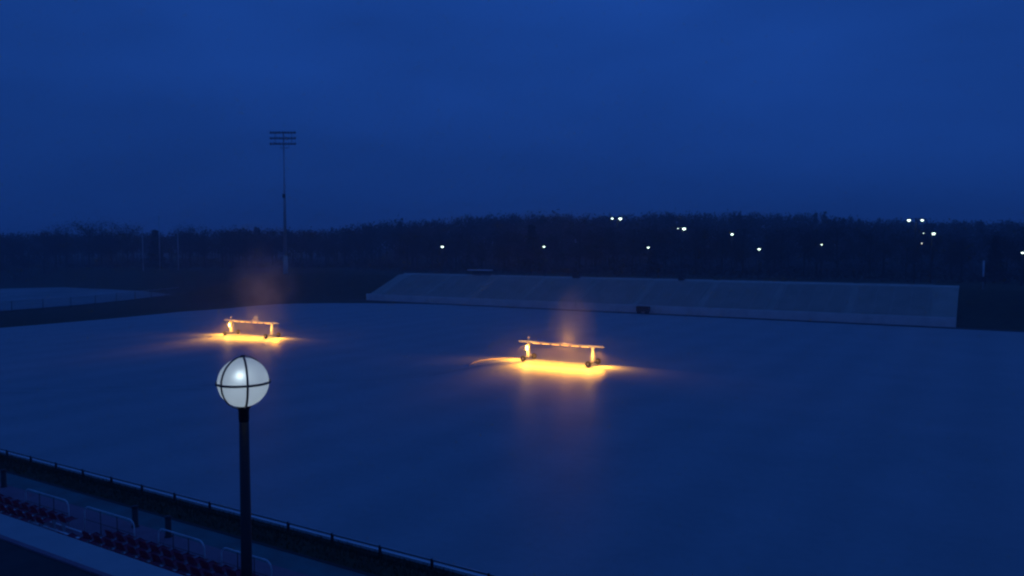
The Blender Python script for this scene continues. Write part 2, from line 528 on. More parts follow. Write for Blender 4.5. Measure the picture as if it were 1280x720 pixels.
gn = t.nodes.new('ShaderNodeTexCoord'); gs = t.nodes.new('ShaderNodeTexNoise'); gs.inputs['Scale'].default_value = 7
gr_ = t.nodes.new('ShaderNodeMapRange'); gr_.inputs['To Min'].default_value = 0.02; gr_.inputs['To Max'].default_value = 0.09
t.links.new(gn.outputs['Object'], gs.inputs['Vector']); t.links.new(gs.outputs['Fac'], gr_.inputs['Value']); t.links.new(gr_.outputs[0], em.inputs['Strength'])
ad = t.nodes.new('ShaderNodeAddShader')
t.links.new(m_b.outputs[0], ad.inputs[0]); t.links.new(em.outputs[0], ad.inputs[1])
t.links.new(ad.outputs[0], o_.inputs['Surface'])
b = bmesh.new(); bmesh.ops.create_uvsphere(b, u_segments=48, v_segments=32, radius=GR, matrix=Matrix.Translation((0, 0, GZ)))
link('globe', b, mg, lp, True)
M_bulb = mat('bulb', (1, 1, 1), 0.3, emit=(0.86, 0.95, 1.0), estr=4.5)
b = bmesh.new(); bmesh.ops.create_uvsphere(b, u_segments=20, v_segments=14, radius=0.062, matrix=Matrix.Translation((0.0, 0.0, GZ - 0.04)) @ Matrix.Diagonal((0.7, 0.7, 1.2, 1)))
link('bulb', b, M_bulb, lp, True)
b = bmesh.new()
RR = GR + 0.010
def ring(bm, nrm, up, rad, hw, th, a0=0, a1=2 * math.pi, n=56, cz=GZ):
    """flat band of half width hw and thickness th on a circle of radius rad"""
    up = Vector(up).normalized(); nrm = Vector(nrm).normalized(); sd_ = nrm.cross(up)
    full = abs(a1 - a0 - 2 * math.pi) < 1e-6
    rows = []
    for i in range(n if full else n + 1):
        a = a0 + (a1 - a0) * i / n
        d = up * math.cos(a) + sd_ * math.sin(a)
        c = Vector((0, 0, cz))
        rows.append([bm.verts.new(c + d * (rad + s * th) + nrm * (h * hw)) for s, h in ((0, -1), (1, -1), (1, 1), (0, 1))])
    for i in range(len(rows) if full else len(rows) - 1):
        p, q_ = rows[i], rows[(i + 1) % len(rows)]
        for k in range(4):
            bm.faces.new((p[k], p[(k + 1) % 4], q_[(k + 1) % 4], q_[k]))
ring(b, (0, 0, 1), (1, 0, 0), RR, 0.011, 0.007)
bmesh.ops.recalc_face_normals(b, faces=b.faces[:])
link('equator_band', b, M_band, lp, True)
# two meridian hoops at right angles
vd = Vector((-6.08, 5.10, 0)).normalized()
for ang in (9, -51):
    n_ = Matrix.Rotation(R(ang), 3, 'Z') @ Vector((vd.y, -vd.x, 0))
    b = bmesh.new(); ring(b, n_, (0, 0, 1), RR + 0.001, 0.010, 0.007)
    bmesh.ops.recalc_face_normals(b, faces=b.faces[:])
    link('meridian_band', b, M_band, lp, True)
b = bmesh.new(); lathe(b, [(0, 0.0), (0.025, 0.0), (0.02, 0.008), (0, 0.012)], (0, 0, GZ + RR + 0.006), 16); link('finial', b, M_dark, lp, True)
ld = bpy.data.lights.new('globe_light', 'POINT'); ld.energy = 0.17; ld.color = (0.8, 0.93, 1.0); ld.shadow_soft_size = 0.03
lo = bpy.data.objects.new('globe_light', ld); col.objects.link(lo); lo.parent = lp; lo.location = (0.124, -0.134, GZ + 0.085)

# ------------------------------------------------------------------ grow light rigs on the pitch
def make_rig():
    r = empty('grow_light_rig', (0, 0, 0))
    HL = 3.75                    # half distance between the trestles
    BZ = 1.98                    # beam height
    b = bmesh.new()
    box(b, -4.95, 4.95, -0.08, 0.08, BZ - 0.09, BZ + 0.06, 0.015)
    link('beam', b, M_alu, r)
    for s in (-1, 1):
        b = bmesh.new()
        x = s * HL
        for (yb, xb) in ((-0.20, -0.10), (0.20, -0.10), (-0.20, 0.10), (0.20, 0.10)):
            tube(b, [(x + xb * 1.1, yb, 0.34), (x + xb * 0.7, yb * 0.5, BZ - 0.09)], 0.032, 6)
        for k in range(5):
            z = 0.5 + 0.28 * k; f_ = 1 - (z - .34) / 1.6 * .45
            tube(b, [(x - 0.11 * f_, -0.2 * f_, z), (x + 0.11 * f_, -0.2 * f_, z + 0.2)], 0.016, 5)
            tube(b, [(x - 0.11 * f_, 0.2 * f_, z + 0.2), (x + 0.11 * f_, 0.2 * f_, z)], 0.016, 5)
            tube(b, [(x - 0.11 * f_, -0.2 * f_, z), (x - 0.11 * f_, 0.2 * f_, z + 0.2)], 0.016, 5)
        box(b, x - 0.07, x + 0.07, -0.06, 0.06, 0.36, BZ - 0.30, 0.01)
        box(b, x - 0.16, x + 0.16, -0.16, 0.16, BZ - 0.30, BZ - 0.092, 0.02)
        link('leg', b, M_alu, r, False)
        b = bmesh.new()
        box(b, x - 0.09, x + 0.09, -1.25, 1.25, 0.26, 0.36, 0.015)
        link('axle_beam', b, M_dark, r)
        for yy in (-1.15, 1.15):
            b = bmesh.new()
            before = set(b.verts)
            wheel_y(b, (0, 0, 0), 0.30, 0.20)
            w_ = link('wheel', b, M_rub, r, True)
            w_.location = (x, yy, 0.30)
            w_.rotation_euler = (0, 0, R(90) if False else 0)
            b = bmesh.new(); wheel_y(b, (0, 0, 0), 0.13, 0.215, 14); h_ = link('hub', b, M_gal, w_, True)
    # lamp strip under the beam: reflector trough and glass
    b = bmesh.new()
    for (y0, z0, y1, z1) in ((-0.08, BZ - 0.10, -0.34, BZ - 0.06), (0.08, BZ - 0.10, 0.10, BZ - 0.34)):
        pass
    # reflector trough, open towards the near side and down
    prof = [(0.05, BZ - 0.093), (0.09, BZ - 0.13), (0.08, BZ - 0.19), (0.065, BZ - 0.19), (0.075, BZ - 0.13), (0.045, BZ - 0.105), (-0.12, BZ - 0.105), (-0.13, BZ - 0.093)]
    for k in range(6):
        xa = -3.35 + 1.13 * k; xb = xa + 1.03
        A = [b.verts.new((xa, y, z)) for y, z in prof]; B = [b.verts.new((xb, y, z)) for y, z in prof]
        for i in range(len(prof)):
            j = (i + 1) % len(prof)
            b.faces.new((A[i], A[j], B[j], B[i]))
        b.faces.new(A[::-1]); b.faces.new(B)
    bmesh.ops.recalc_face_normals(b, faces=b.faces[:])
    link('reflector', b, M_alu, r)
    for k in range(6):
        xa = -3.35 + 1.13 * k
        b = bmesh.new(); tube(b, [(xa + 0.12, 0.0, BZ - 0.145), (xa + 0.91, 0.0, BZ - 0.145)], 0.022, 8)
        link('lamp_tube', b, M_hps, r, True)
    # work lamp and switch box on the left trestle
    b = bmesh.new(); box(b, -HL - 0.20, -HL + 0.16, -0.36, -0.17, 1.05, 1.62, 0.02); link('switch_box', b, M_alu, r)
    b = bmesh.new(); tube(b, [(-HL, 0, BZ + 0.1), (-HL, 0, BZ + 0.55)], 0.025, 6); box(b, -HL - 0.09, -HL + 0.09, -0.09, 0.09, BZ + 0.38, BZ + 0.54, 0.02); link('aerial', b, M_alu, r)
    b = bmesh.new(); box(b, -HL - 0.08, -HL + 0.08, -0.40, -0.37, 1.20, 1.52, 0.01); link('work_lamp', b, M_hot, r)
    # light of the lamp strip, with added lights for the broader glow
    def area(nm, loc, aim, sx, sy, e, colr, spread):
        a = bpy.data.lights.new(nm, 'AREA'); a.shape = 'RECTANGLE'; a.size = sx; a.size_y = sy; a.energy = e; a.color = colr; a.spread = R(spread)
        o = bpy.data.objects.new(nm, a); col.objects.link(o); o.parent = r; o.location = loc
        d = Vector(aim) - Vector(loc)
        o.rotation_euler = d.to_track_quat('-Z', 'X' if abs(d.x) > 5 else 'Y').to_euler()
        return o
    SOD = (1.0, 0.39, 0.025)
    area('strip_light', (0.5, -0.30, BZ - 0.25), (0.8, -3.7, 0.0), 8.8, 0.12, 560, SOD, 50)
    area('wide_light', (0, -0.30, BZ - 0.30), (0, -1.0, 0.0), 7.6, 0.15, 560, SOD, 140)
    area('side_light', (-HL - 0.5, -0.2, 1.5), (-HL - 1.7, -0.9, 0.0), 0.3, 0.3, 170, SOD, 95)
    area('side_light', (HL + 0.5, 0.0, 1.5), (HL + 1.8, -0.5, 0.0), 0.3, 0.3, 190, SOD, 95)
    for x, e in ((-HL + 0.1, 190), (HL - 0.1, 150)):  # fill points added in front of the legs to brighten them
        p = bpy.data.lights.new('leg_fill_light', 'POINT'); p.energy = e; p.color = (1.0, 0.50, 0.09); p.shadow_soft_size = 0.08
        o = bpy.data.objects.new('leg_fill_light', p); col.objects.link(o); o.parent = r; o.location = (x, -0.8, 1.1)
    p = bpy.data.lights.new('up_fill_light', 'POINT'); p.energy = 170; p.color = (1.0, 0.42, 0.08); p.shadow_soft_size = 0.15  # unseen point added above the beam to light the volume over it
    o = bpy.data.objects.new('up_fill_light', p); col.objects.link(o); o.parent = r; o.location = (0.6, 0.25, BZ + 0.5)
    return r
rig = make_rig()
rig.location = (-37.35, 71.4, 0.0)
tag(rig, 'larger wheeled grow light rig glowing orange near the middle of the pitch', 'light rig', 'grow light rigs')
def dup_rig(r):
    c = r.copy(); col.objects.link(c)
    for ch in [x for x in bpy.data.objects if x.parent == r]:
        d = ch.copy(); col.objects.link(d); d.parent = c
        for g in [x for x in bpy.data.objects if x.parent == ch]:
            e = g.copy(); col.objects.link(e); e.parent = d
    return c
rig2 = dup_rig(rig)
rig2.location = (-83.9, 71.4, 0.0)
rig2.rotation_euler = (0, 0, R(3))
tag(rig2, 'smaller looking wheeled grow light rig farther left, above the globe lamp', 'light rig', 'grow light rigs')

# supply cable of the larger rig, lying on the turf
b = bmesh.new()
tube(b, [(-41.0, 70.6, 0.05), (-42.6, 71.0, 0.06), (-43.8, 70.7, 0.06), (-44.6, 69.8, 0.06), (-45.0, 68.3, 0.06), (-44.9, 66.6, 0.06), (-44.3, 64.9, 0.06)], 0.055, 8)
tag(link('power_cable', b, mat('cable_sheath', (0.75, 0.6, 0.5), 0.5), smooth=True), 'pale supply cable curving over the turf left of the larger rig', 'cable')

# wheel marks pressed into the frost where the rigs were rolled in
M_mark = mat('pressed_turf', (0.17, 0.21, 0.22), 0.6, 0.15, noise=(0.5, (0.31, 0.36, 0.37), 0.4, 0.62))
def mark(pts, wd):
    b = bmesh.new(); last = None
    for i, (x, y) in enumerate(pts):
        a = pts[max(0, i - 1)]; c = pts[min(len(pts) - 1, i + 1)]
        n_ = Vector((-(c[1] - a[1]), c[0] - a[0], 0)).normalized() * wd / 2
        cur = (b.verts.new((x + n_.x, y + n_.y, 0.004)), b.verts.new((x - n_.x, y - n_.y, 0.004)))
        if last: b.faces.new((last[0], last[1], cur[1], cur[0]))
        last = cur
    for f_ in b.faces:
        f_.normal_update()
        if f_.normal.z < 0: f_.normal_flip()
    tag(link('wheel_track', b, M_mark), 'faint darker wheel track in the frosted turf', kind='structure')
for dy in (0, 2.3):
    mark([(-124, -4 + 24.5 + dy * .7 + 4), (-100, 26.5 + dy), (-84, 27.5 + dy), (-74, 30 + dy), (-66, 34.6 + dy), (-58, 41 + dy), (-50, 49 + dy), (-44, 58 + dy), (-42.5, 68 + dy)], 0.18)

# volumes added to carry the orange glow above and round each rig
def glow_volume(name, loc, size, dens, label, seed):
    m = bpy.data.materials.new('glow_volume'); m.use_nodes = True
    t = m.node_tree; t.nodes.clear()
    o_ = t.nodes.new('ShaderNodeOutputMaterial')
    pv = t.nodes.new('ShaderNodeVolumePrincipled')
    pv.inputs['Color'].default_value = (0.95, 0.90, 0.80, 1)
    pv.inputs['Anisotropy'].default_value = 0.2
    c = t.nodes.new('ShaderNodeTexCoord')
    n = t.nodes.new('ShaderNodeTexNoise'); n.inputs['Scale'].default_value = 2.2; n.inputs['Detail'].default_value = 3
    g = t.nodes.new('ShaderNodeTexGradient'); g.gradient_type = 'SPHERICAL'
    mm = t.nodes.new('ShaderNodeMath'); mm.operation = 'MULTIPLY'
    mr = t.nodes.new('ShaderNodeMapRange'); mr.inputs['From Min'].default_value = 0.32; mr.inputs['From Max'].default_value = 0.72; mr.inputs['To Max'].default_value = 1.0
    pw = t.nodes.new('ShaderNodeMath'); pw.operation = 'MULTIPLY'; pw.inputs[1].default_value = dens
    mpn = t.nodes.new('ShaderNodeMapping'); mpn.inputs['Location'].default_value = (seed, seed * 2, 0)
    t.links.new(c.outputs['Object'], g.inputs['Vector'])
    t.links.new(c.outputs['Object'], mpn.inputs['Vector']); t.links.new(mpn.outputs[0], n.inputs['Vector'])
    t.links.new(n.outputs['Fac'], mr.inputs['Value'])
    t.links.new(mr.outputs[0], mm.inputs[0]); t.links.new(g.outputs['Fac'], mm.inputs[1])
    t.links.new(mm.outputs[0], pw.inputs[0]); t.links.new(pw.outputs[0], pv.inputs['Density'])
    t.links.new(pv.outputs[0], o_.inputs['Volume'])
    b = bmesh.new(); bmesh.ops.create_icosphere(b, subdivisions=3, radius=1)
    o = link(name, b, m, None, True)
    if name == 'low_glow_volume': mr.inputs['From Min'].default_value = 0.2
    o.location = loc; o.scale = size
    tag(o, label, 'glow_volume', kind='stuff')
glow_volume('glow_volume', (-36.4, 72.5, 4.4), (3.0, 3.0, 4.4), 0.17, 'added volume for the orange glow over the larger rig', 1.3)
glow_volume('glow_volume', (-84.3, 74.0, 6.2), (6.0, 4.5, 6.4), 0.14, 'added volume for the faint brown glow over the left rig', 4.1)
glow_volume('low_glow_volume', (-37.0, 70.0, 1.4), (12.0, 8.0, 3.4), 0.013, 'low added volume for the orange glow round the larger rig', 7.7)
glow_volume('low_glow_volume', (-83.6, 70.0, 1.4), (12.0, 8.0, 3.4), 0.013, 'low added volume for the orange glow round the left rig', 9.2)

# ------------------------------------------------------------------ far grandstand
gs_ = empty('grandstand', (-61, 133, 0))
tag(gs_, 'long low pale concrete grandstand along the far side of the pitch', 'grandstand')
SX0, SX1 = -118.5 + 61, -3.6 + 61
ROWS = 16; RD = 10.6 / ROWS; RH = (5.4 - 1.15) / ROWS
def stand_sec(bm, x0, x1):
    pr = [(0.25, 1.15)]
    y, z = 1.2, 1.15
    pr.append((y, z))
    for k in range(ROWS):
        z += RH; pr.append((y, z)); y += RD; pr.append((y, z))
    pr.append((y + 1.8, z)); pr.append((y + 1.8, -0.5)); pr.append((0.25, -0.5))
    A = [bm.verts.new((x0, a, c)) for a, c in pr]; B = [bm.verts.new((x1, a, c)) for a, c in pr]
    for i in range(len(pr)):
        j = (i + 1) % len(pr)
        bm.faces.new((A[i], B[i], B[j], A[j]))
    bm.faces.new(A); bm.faces.new(B[::-1])
    bmesh.ops.recalc_face_normals(bm, faces=bm.faces[:])
b = bmesh.new(); stand_sec(b, SX0, SX1); link('terracing', b, M_tier, gs_)
b = bmesh.new(); box(b, SX0 - 0.05, SX1 + 0.05, 0.0, 0.24, -0.3, 1.45, 0.02); link('front_wall', b, M_wallp, gs_)
aisles = [SX0 + 3 + i * (SX1 - SX0 - 6) / 9 for i in range(10)]
bench_m = None
for k in range(ROWS):
    y = 1.2 + RD * k; z = 1.15 + RH * (k + 1)
    b = bmesh.new()
    for a0, a1 in zip(aisles, aisles[1:]):
        box(b, a0 + 0.5, a1 - 0.5, y + 0.22, y + 0.50, z + 0.36, z + 0.40)
        nx_ = int((a1 - a0 - 1.4) / 2.4)
        for q_ in range(nx_ + 1):
            xx = a0 + 0.9 + q_ * (a1 - a0 - 1.8) / max(1, nx_)
            box(b, xx - 0.03, xx + 0.03, y + 0.28, y + 0.44, z, z + 0.36)
    link('bench_row', b, M_bench, gs_)
for a in aisles:
    b = bmesh.new()
    for k in range(ROWS * 2):
        y = 1.2 + RD * k / 2; z = 1.15 + RH * (k + 1) / 2
        if k % 2 == 0:
            box(b, a - 0.6, a + 0.6, y - 0.33 if k else y - 0.3, y - 0.003, z - RH / 2 - 0.01 if False else z - RH / 2 + 0.003, z)
    link('aisle_stair', b, M_tier, gs_)
b = bmesh.new()
yb = 1.2 + RD * ROWS + 1.7; zb = 5.4
for z in (0.5, 1.05):
    tube(b, [(SX0, yb, zb + z), (SX1, yb, zb + z)], 0.03, 5)
for i in range(60):
    x = SX0 + (SX1 - SX0) * i / 59
    tube(b, [(x, yb, zb), (x, yb, zb + 1.05)], 0.025, 5)
link('back_railing', b, M_mesh, gs_)
b = bmesh.new(); box(b, SX0, SX1, 1.2 + RD * ROWS + 1.50, 1.2 + RD * ROWS + 1.65, 5.403, 5.62, 0.01); link('back_kerb', b, M_wallp, gs_)

# small pale shelter on the back walkway
sh = empty('small_shelter', (-96.4, 145.7, 5.4))
tag(sh, 'small flat roofed pale shelter on top of the far stand at its left part', 'shelter')
b = bmesh.new(); box(b, -2.9, 2.9, -0.8, 0.8, 1.25, 1.42, 0.02); link('roof', b, M_white, sh)
for x in (-2.6, 2.6):
    for y in (-0.65, 0.65):
        b = bmesh.new(); tube(b, [(x, y, 0), (x, y, 1.25)], 0.05, 6); link('post', b, M_dark, sh, True)
b = bmesh.new(); box(b, -2.5, 2.5, 0.5, 0.56, 0.1, 1.2); link('back_panel', b, M_dark, sh)

def cabinet(x, y, z, wd, h, label):
    r = empty('utility_cabinet', (x, y, z))
    b = bmesh.new(); box(b, -wd / 2, wd / 2, -0.4, 0.4, 0.08, h, 0.03); link('body', b, M_dark, r)
    b = bmesh.new(); box(b, -wd / 2 - 0.05, wd / 2 + 0.05, -0.46, 0.46, h, h + 0.08, 0.02); link('lid', b, M_rub, r)
    b = bmesh.new(); box(b, -wd / 2 + 0.08, wd / 2 - 0.08, -0.425, -0.402, 0.2, h - 0.12, 0.005); dd = link('door', b, M_dark, r)
    b = bmesh.new(); box(b, wd / 2 - 0.2, wd / 2 - 0.14, -0.46, -0.426, h * .45, h * .6, 0.005); link('handle', b, M_gal, dd)
    b = bmesh.new(); box(b, -wd / 2 + 0.1, wd / 2 - 0.1, -0.3, 0.3, 0, 0.08); link('plinth', b, M_conc, r)
    tag(r, label, 'cabinet', 'dark cabinets on the far stand')
cabinet(-72.0, 144.7, 5.4, 1.5, 1.35, 'small dark cabinet on the back walkway of the far stand, directly above the larger rig')
cabinet(-49.6, 144.7, 5.4, 1.2, 1.1, 'small dark cabinet on the back walkway of the far stand, right of centre')

# dark equipment cart parked by the front wall
ec = empty('equipment_cart', (-52.3, 131.9, 0.01))
tag(ec, 'dark covered equipment cart parked against the front wall of the far stand', 'cart')
b = bmesh.new(); box(b, -1.15, 1.15, -0.55, 0.55, 0.35, 0.95, 0.06); link('body', b, M_dark, ec)
b = bmesh.new(); box(b, -1.2, 1.2, -0.6, 0.6, 0.95, 1.28, 0.14); link('tarpaulin', b, M_rub, ec, True)
b = bmesh.new(); tube(b, [(1.15, 0, 0.5), (1.75, 0, 0.42), (1.95, 0, 0.25)], 0.03, 6); link('drawbar', b, M_gal, ec, True)
for x in (-0.75, 0.75):
    for y in (-0.5, 0.5):
        b = bmesh.new(); wheel_y(b, (x, y, 0.23), 0.23, 0.14, 14); link('wheel', b, M_rub, ec, True)

# pole with small sign box on the bank right of the stand
sg = empty('steel_post', (-0.3, 146.5, hz(-0.3, 146.5)))
tag(sg, 'thin grey steel post on the dark bank right of the far stand', 'post')
b = bmesh.new(); tube(b, [(0, 0, -0.3), (0, 0, 4.6)], 0.13, 8); link('pole', b, M_gal, sg, True)
b = bmesh.new(); box(b, -0.3, 0.3, -0.25, -0.12, 1.2, 2.0, 0.02); link('junction_box', b, M_dark, sg)

# ------------------------------------------------------------------ floodlight mast (unlit)
mz = hz(-152.9, 141.3)
ms = empty('floodlight_mast', (-152.9, 141.3, mz), YAW)
tag(ms, 'tall unlit floodlight mast with a grid of lamps against the sky', 'floodlight mast')
MH = 41.2 - mz
b = bmesh.new(); tube(b, [(0, 0, -0.5), (0, 0, 4.4)], [0.62, 0.56], 16); link('mast_base', b, M_tier, ms, True)
b = bmesh.new(); tube(b, [(0, 0, 4.4), (0, 0, 20), (0, 0, MH)], [0.42, 0.30, 0.17], 12); link('mast', b, M_gal, ms, True)
b = bmesh.new()
for z in (MH - 3.4, MH - 2.0, MH - 0.6):
    box(b, -3.2, 3.2, -0.28, -0.14, z - 0.04, z + 0.04)
for x in (-2.1, 2.1):
    box(b, x - 0.05, x + 0.05, -0.13, -0.04, MH - 3.5, MH - 0.5)
link('crossarm', b, M_dark, ms)
hm = hl = None
for z in (MH - 3.4, MH - 2.0, MH - 0.6):
    for k in range(9):
        x = -3.0 + 6.0 * k / 8
        if hm is None:
            b = bmesh.new()
            lathe(b, [(0, 0.30), (0.14, 0.30), (0.26, 0.12), (0.36, -0.12), (0.36, -0.16), (0, -0.16)], n=14)
            hm = link('floodlight', b, M_dark, ms, True)
            b = bmesh.new(); lathe(b, [(0, -0.175), (0.33, -0.175), (0.33, -0.165), (0, -0.163)], n=14)
            hl = link('lens', b, M_gal, hm, True)
            h_, l_ = hm, hl
        else:
            h_ = hm.copy(); col.objects.link(h_); h_.parent = ms
            l_ = hl.copy(); col.objects.link(l_); l_.parent = h_
        h_.location = (x, -0.5, z + 0.12)
        h_.rotation_euler = (R(-62), 0, 0)
b = bmesh.new()
box(b, -1.0, 1.0, 0.1, 0.9, MH - 4.3, MH - 4.24)
for x in (-1, 1):
    tube(b, [(x, 0.9, MH - 4.2), (x, 0.9, MH - 3.2)], 0.03, 5)
tube(b, [(-1, 0.9, MH - 3.2), (1, 0.9, MH - 3.2)], 0.03, 5)
link('service_platform', b, M_dark, ms)
b = bmesh.new(); box(b, -0.35, 0.35, -0.75, -0.42, MH * 0.53, MH * 0.53 + 1.0, 0.03); link('ballast_box', b, M_dark, ms)

# ------------------------------------------------------------------ fence and poles by the practice field
pfx = empty('field_fence', (-158, 70, 0.5))
tag(pfx, 'chain link fence with dark posts in front of the pale field at left', 'fence')
fp = [(-154.6, 46), (-154.3, 52), (-154.1, 58), (-154, 64), (-153.9, 70), (-154.2, 76), (-154.9, 82), (-156, 88), (-157.6, 94), (-159.8, 100), (-162.4, 106), (-165.4, 112), (-168.6, 118), (-172, 124)]
P3 = [(x + 158, y - 70, hz(x, y) - 0.5) for x, y in fp]
b = bmesh.new(); tube(b, [(x, y, z + 1.95) for x, y, z in P3], 0.04, 6); link('top_rail', b, M_gal, pfx, True)
for x, y, z in P3:
    b = bmesh.new(); tube(b, [(x, y, z - 0.2), (x, y, z + 2.05)], 0.06, 6); link('post', b, M_dark, pfx, True)
b = bmesh.new()
for k in range(12):
    tube(b, [(x, y, z + 0.1 + 0.155 * k) for x, y, z in P3], 0.012, 3)
for (xa, ya, za), (xb, yb_, zb_) in zip(P3, P3[1:]):
    for k in range(24):
        t_ = k / 24
        x, y, z = xa + (xb - xa) * t_, ya + (yb_ - ya) * t_, za + (zb_ - za) * t_
        tube(b, [(x, y, z + 0.05), (x, y, z + 1.9)], 0.01, 3)
link('chain_mesh', b, M_mesh, pfx)
for i, (px, dep, h, lab) in enumerate([(179, 228, 12.5, 'thin pole in front of the left trees, leftmost of the three'), (200, 232, 15.5, 'tallest thin pole in front of the left trees'), (223, 230, 12.0, 'thin pole in front of the left trees, nearest the floodlight mast')]):
    x, y = world((px - 640) / 980 * dep, dep)
    z = hz(x, y)
    r = empty('net_pole', (x, y, z))
    b = bmesh.new(); tube(b, [(0, 0, -0.3), (0, 0, h)], [0.16, 0.09], 8); link('pole', b, M_gal, r, True)
    b = bmesh.new(); lathe(b, [(0, h - 0.02), (0.14, h - 0.02), (0.14, h + 0.1), (0, h + 0.16)], n=10); link('cap', b, M_dark, r, True)
    tag(r, lab, 'pole', 'net poles by the practice field')

# ------------------------------------------------------------------ distant lit lamps
def lamp(px, py, dep, heads, size, m, label, e=0):
    """heads: offsets along the crossarm in metres with their relative size"""
    u = (px - 640) / 980
    dep = (163.0 + (dep - 250)) / (u * sy + cy)      # the row of lamps runs parallel to the far stand
    size *= dep / 250 * 0.82
    x, y = world(u * dep, dep)
    zt = 12 - (py - 308) / 980 * dep
    z0 = hz(x, y)
    hgt = zt - z0
    r = empty('car_park_lamp', (x, y, z0), YAW)
    b = bmesh.new(); tube(b, [(0, 0, -0.3), (0, 0, hgt + 0.25)], [0.16, 0.09], 8); link('pole', b, M_dark, r, True)
    if len(heads) > 1 or abs(heads[0][0]) > 0.01:
        b = bmesh.new(); xs_ = [h[0] for h in heads] + [0]; box(b, min(xs_), max(xs_) + 0.01, -0.05, 0.05, hgt + 0.18, hgt + 0.26); link('arm', b, M_dark, r)
    for off, k in heads:
        s = size * k
        b = bmesh.new(); lathe(b, [(0, s * .55), (s * .22, s * .5), (s * .55, s * .15), (s * .58, s * .05), (0, s * .05)], (off, 0, hgt), 12); hd = link('lamp_head', b, M_dark, r, True)
        b = bmesh.new(); lathe(b, [(0, s * .04), (s * .5, s * .04), (s * .5, -s * .15), (s * .32, -s * .42), (0, -s * .5)], (off, 0, hgt), 12); link('lamp_glass', b, m, hd, True)
    tag(r, label, 'lamp', 'lit lamps in front of the far trees')
F = M_far; D_ = M_farw
lamp(553, 308, 250, [(0, 1)], 1.0, F, 'lit white lamp farthest left, over the left part of the far stand')
lamp(680, 308, 250, [(0, 1)], 0.85, F, 'lit white lamp beside the dark evergreen, second from the left')
lamp(771, 273, 250, [(-1.1, 0.8), (0.7, 1.25)], 1.0, F, 'tall double headed lit lamp left of centre of the hill')
lamp(810, 309, 250, [(0, 1)], 0.85, F, 'lit white lamp low between the two double headed lamps')
lamp(852, 285.5, 250, [(-0.9, 0.45), (0.45, 1.3)], 1.0, F, 'double headed lit lamp with one small and one bright head')
lamp(914.5, 292.5, 250, [(0, 1)], 1.0, F, 'single lit lamp right of the double headed lamps')
lamp(948.5, 311, 250, [(0, 1)], 1.0, F, 'single lit lamp low over the middle of the far stand')
lamp(985, 301, 262, [(0, 1)], 0.30, D_, 'tiny faint lit lamp between two brighter single lamps')
lamp(1026.5, 305.5, 255, [(0, 1)], 0.62, F, 'small lit lamp above the right half of the far stand')
lamp(1104, 290.5, 262, [(0, 1)], 0.28, D_, 'tiny faint lit lamp left of the tall right hand lamps')
lamp(1143, 275, 250, [(-1.25, 1.15), (1.2, 1.0)], 1.0, F, 'tall double headed lit lamp at the right against the sky')
lamp(1163.5, 291.5, 250, [(-1.5, 0.32), (0.3, 1.35)], 1.0, F, 'brightest lit lamp below the tall double headed one at right')
lamp(1151.5, 304, 258, [(0, 1)], 0.42, D_, 'small faint lit lamp lowest of the right hand cluster')
lamp(1277.5, 315.5, 250, [(0, 1)], 0.95, F, 'lit white lamp at the far right edge of the hill')

# ------------------------------------------------------------------ trees
def tree_into(bm_t, bm_c, x, y, z, h, rg, nleaf=700, wide=0.34, ev=False, limbs=7):
    """trunk and limbs into bm_t, twig clumps into bm_c"""
    lean = (rg.uniform(-.03, .03) * h, rg.uniform(-.03, .03) * h)
    top = (x + lean[0], y + lean[1], z + h * 0.86)
    tube(bm_t, [(x, y, z - 0.4), (x + lean[0] * .4, y + lean[1] * .4, z + h * .4), top], [h * .020, h * .013, h * .003], 6)
    cl = []
    for k in range(limbs):
        t_ = rg.uniform(0.25, 0.8); a = rg.uniform(0, 6.283)
        ln = h * wide * rg.uniform(.55, 1.0) * (1.15 - t_ * .6)
        s = Vector((x + lean[0] * t_, y + lean[1] * t_, z + h * .86 * t_))
        e = s + Vector((math.cos(a) * ln, math.sin(a) * ln, ln * rg.uniform(.5, 1.1)))
        mid = (s + e) / 2 + Vector((0, 0, ln * .12))
        tube(bm_t, [s, mid, e], [h * .007, h * .0045, h * .0015], 4, False)
        cl.append((e, h * rg.uniform(.09, .17))); cl.append((mid, h * rg.uniform(.07, .13)))
    cl.append((Vector(top), h * .13))
    for k in range(4):
        cl.append((Vector((x, y, z + h * .55)) + Vector((rg.gauss(0, .15), rg.gauss(0, .15), rg.gauss(0, .13))) * h, h * rg.uniform(.06, .13)))
    for k in range(nleaf):
        if ev:
            t_ = rg.random() ** 1.4
            rr = (1 - t_) * h * .21 * (0.55 + 0.45 * rg.random()) * (0.8 + .2 * math.sin(t_ * 40))
            a = rg.uniform(0, 6.283)
            p = Vector((x + math.cos(a) * rr, y + math.sin(a) * rr, z + h * (.08 + .92 * t_)))
            s = h * rg.uniform(.018, .04)
        else:
            c, rad = cl[rg.randrange(len(cl))]
            p = c + Vector((rg.gauss(0, 1), rg.gauss(0, 1), rg.gauss(0, .8))) * rad * .6
            s = h * rg.uniform(.008, .022) * (2.1 if nleaf < 1000 else 1)
        d1 = Vector((rg.gauss(0, 1), rg.gauss(0, 1), rg.gauss(0, 1))); d1.normalize()
        d2 = Vector((rg.gauss(0, 1), rg.gauss(0, 1), rg.gauss(0, 1))); d2.normalize()
        kk = 1.0 if ev else (0.6 if nleaf < 1000 else 0.35)
        bm_c.faces.new((bm_c.verts.new(p), bm_c.verts.new(p + d1 * s * 1.8), bm_c.verts.new(p + d2 * s * 1.8 * kk + d1 * s * .5)))

